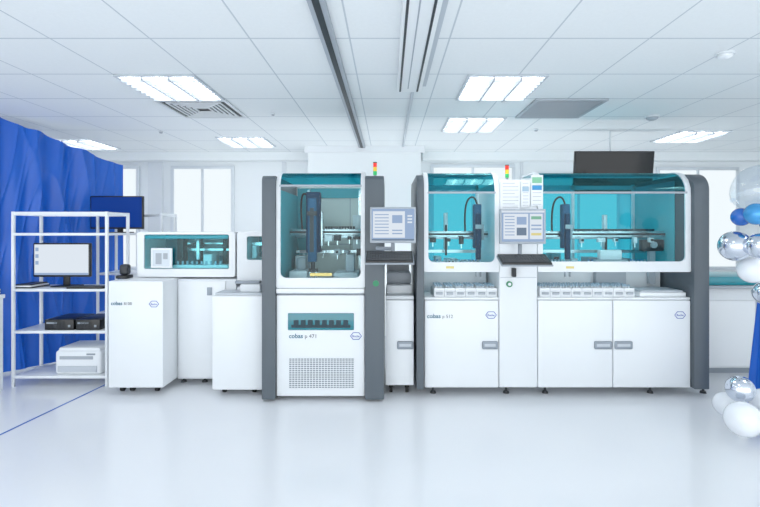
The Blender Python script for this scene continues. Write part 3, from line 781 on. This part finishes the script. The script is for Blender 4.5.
def pc(x0,x1,z):
    r=root('desktop_computer',(x0+x1)/2,.4,z,'flat black desktop computer lying on a rack shelf','computer','computers on the rack')
    M().box(x0,x1,.28,.60,z+.001,z+.1,bev=.006).done('case',BLACK,r)
    M().box(x0+.02,x0+.12,.277,.2795,z+.06,z+.075).box(x1-.05,x1-.03,.277,.2795,z+.03,z+.05).done('drive_slot',MGREY,r)
    m=M()
    for i in range(8): m.box(x1-.18+i*.013,x1-.173+i*.013,.277,.2795,z+.02,z+.08)
    m.done('front_vent',DARK,r)
pc(X(46,.3),X(75,.3),lv[1]); pc(X(77,.3),X(101,.3),lv[1])
px0,px1=X(56,.3),X(102,.3); pz=lv[0]
P_=root('laser_printer',(px0+px1)/2,.45,pz,'white and grey laser printer on the bottom rack shelf','printer')
M().box(px0,px1,.28,.61,pz+.001,pz+.225,bev=.03,seg=4).box(px0+.02,px1-.02,.30,.60,pz+.2,pz+.25,bev=.018).done('body',WHITE,P_)
box('output_slot',px0+.05,px1-.07,.276,.2795,pz+.145,pz+.175,LGREY,P_)
box('paper_tray',px0+.035,px1-.035,.27,.2795,pz+.03,pz+.085,SEAM,P_,bev=.002)
box('control_panel',px1-.13,px1-.05,.276,.2795,pz+.185,pz+.2,MGREY,P_)

# ---------------------------------------------------------------- blue curtain backdrop
K=root('blue_backdrop',-3.6,1.0,0,'tall creased royal blue satin drape on a thin metal stand','curtain')
PA=Vector((-4.35,-.20)); PB=Vector((-3.22,1.62))
d=(PB-PA); L=d.length; dn=d/L; nrm=Vector((dn.y,-dn.x))
def nz_(a,b_,c): return noise.noise(Vector((a,b_,c)))
def cur(u,v):
    w=u*L
    top=min(2.59,2.84-.60*u)-.02*abs(math.sin(u*math.pi*5))
    e=math.sin(math.pi*min(1,max(0,u)))**.5 if 0<u<1 else 0
    wx=w+.12*nz_(w*1.1,v*1.2,2)
    n_=nz_(wx*1.8-(1-v)*.35,v*.8,3.1)*.07*e
    cr=1-abs(nz_(wx*4.0+v*1.1,v*.9-wx*.3,7))*2.2; cr2=1-abs(nz_(wx*9-v*2.6,v*1.4+wx,11))*2.2
    n_+=(max(0,cr)**3*.035+max(0,cr2)**3*.014)*e
    fold=.018*(1+.8*nz_(w*2.3,v*.5,9))*math.sin(u*56+3*nz_(w*1.6,v*.7,0)+.5*v)
    p=PA+dn*w+nrm*(fold+n_)
    return (p.x,p.y,.02+(top-.02)*v)
M().grid(cur,280,130).done('drape',BLUE,K)
a=PA-nrm*.18; b_=PB-nrm*.18
m=M()
m.cyl((b_.x,b_.y,0),(b_.x,b_.y,2.2),.014).cyl((a.x,a.y,0),(a.x,a.y,2.5),.014).cyl((a.x,a.y,2.5),(b_.x,b_.y,2.2),.012)
m.box(b_.x-.2,b_.x+.2,b_.y-.02,b_.y+.02,0.001,.02).box(a.x-.2,a.x+.2,a.y-.02,a.y+.02,0.001,.02)
m.done('stand',METAL,K)
tp=root('floor_tape',-2.72,-1.6,0,'thin blue marking tape stuck along the pale floor','tape')
tx=lambda y:-2.745+.09*(y+.75)
M().prism([(tx(-3.6)-.009,-3.6),(tx(-3.6)+.009,-3.6),(tx(.4)+.009,.4),(tx(.4)-.009,.4)],'z',.0005,.002).done('tape_strip',TAPE,tp)

# ---------------------------------------------------------------- right side counter
N=root('laboratory_counter',3.6,1.0,0,'white laboratory counter with teal glass top guard','counter')
nx0=3.19
box('counter_body',nx0,5.2,.64,1.3,.06,.86,WHITE2,N,bev=.008)
box('counter_base',nx0+.03,5.17,.68,1.26,0.0,.058,MGREY,N)
for i in range(4): box('door',nx0+.01+i*.5,nx0+.49+i*.5,.62,.6385,.08,.74,WHITE,N,bev=.006)
box('worktop',nx0-.01,5.22,.60,1.32,.862,.89,LGREY,N,bev=.004)
box('top_guard',nx0+.02,5.2,.66,1.28,.892,.975,TEALS,N,bev=.006)

qx,qy=3.05,-.30
Q=root('draped_pedestal',qx,qy,0,'narrow pedestal covered with royal blue cloth beside the balloons','pedestal')
def ped(u,v):
    a=u*2*math.pi; r=.06+.016*math.sin(a*7+v*1.5)*(1-v*.6)+.075*(1-v)
    return (qx+r*math.cos(a),qy+r*math.sin(a),.005+.85*v)
M().grid(ped,120,16).done('cloth_skirt',BLUE,Q)
M().cyl((qx,qy,.85),(qx,qy,.862),.065,seg=40).done('cloth_top',BLUE,Q)

def balloon(px,py,y,rpx,mt,label,group='balloons in the garland'):
    rad=rpx*(D+y)/F; x,z=X(px,y),Z(py,y)
    r=root('balloon',x,y,z-rad*1.2,label,'balloon',group)
    tl=Vector((random.uniform(-.3,.3),random.uniform(.8,1),random.uniform(-.3,.1))).normalized()
    m=M(); t=bmesh.new(); bmesh.ops.create_uvsphere(t,u_segments=32,v_segments=20,radius=rad)
    q=Vector((0,0,-1)).rotation_difference(tl).to_matrix()
    for v in t.verts:
        c=v.co.copy(); k=max(0,-c.z/rad)
        c.x*=1-.18*k*k; c.y*=1-.18*k*k; c.z*=1+.14*k*k
        v.co=q@c+Vector((x,y,z))
    m._merge(t,0); m.done('balloon_skin',mt,r)
    e=Vector((x,y,z))+tl*rad*1.13
    M().cyl(e-tl*rad*.02,e+tl*rad*.12,rad*.05,r2=rad*.11,seg=10).done('knot',mt,r)
W='white latex balloon in a balloon garland'; Cc='shiny silver chrome balloon in a balloon garland'; Bb='glossy deep blue balloon in a balloon garland'
yb=-.75
for a in [(760,190,yb+.05,25,BCLEAR,'large clear bubble balloon at the top of the garland'),
 (741,217,yb,9,BBLUE,Bb),(756,214,yb-.1,11,BCYAN,'metallic light blue balloon in a balloon garland'),(772,222,yb,11,BBLUE,Bb),
 (735,246,yb,15,CHROME,Cc),(760,246,yb-.14,13,CHROME,Cc),(752,270,yb+.0,13,BWHITE,W),(779,267,yb,15,BWHITE,W),(766,293,yb+.1,12,CHROME,Cc),
 (726,404,yb+.2,12,BWHITE,W),(740,389,yb-.02,13,CHROME,Cc),(743,419,yb-.2,17,BWHITE,W),(764,402,yb+.05,13,BWHITE,W),(773,424,yb-.12,15,BWHITE,W),
 (794,395,yb,17,BWHITE,W),(788,310,yb,14,BWHITE,W),(790,340,yb,14,CHROME,Cc),(790,368,yb,14,BWHITE,W)]:
    balloon(*a)
ST=root('balloon_stand',X(815,yb),yb,0,'thin white metal arch stand carrying the balloons','stand')
M().cyl((X(820,yb),yb+.1,.02),(X(820,yb),yb+.1,1.9),.012).done('pole',WHITE,ST)
M().cyl((X(820,yb),yb+.1,0.001),(X(820,yb),yb+.1,.02),.16).done('base',WHITE,ST)

# ---------------------------------------------------------------- world, camera
w=bpy.data.worlds.new('world'); scn.world=w; w.use_nodes=True
bg=w.node_tree.nodes['Background']; bg.inputs[0].default_value=(.945,.985,1,1); bg.inputs[1].default_value=2.6
cam=bpy.data.cameras.new('camera'); cam.sensor_width=36; cam.lens=F/760*36
cam.shift_x=-8/760; cam.shift_y=-23.5/760; cam.clip_start=.05
co=bpy.data.objects.new('camera',cam); COL.objects.link(co); co.location=(0,-D,EYE); co.rotation_euler=(math.radians(90),0,0)
scn.camera=co
scn.view_settings.view_transform='Standard'
scn.view_settings.exposure=0.0
scn.view_settings.gamma=1.08
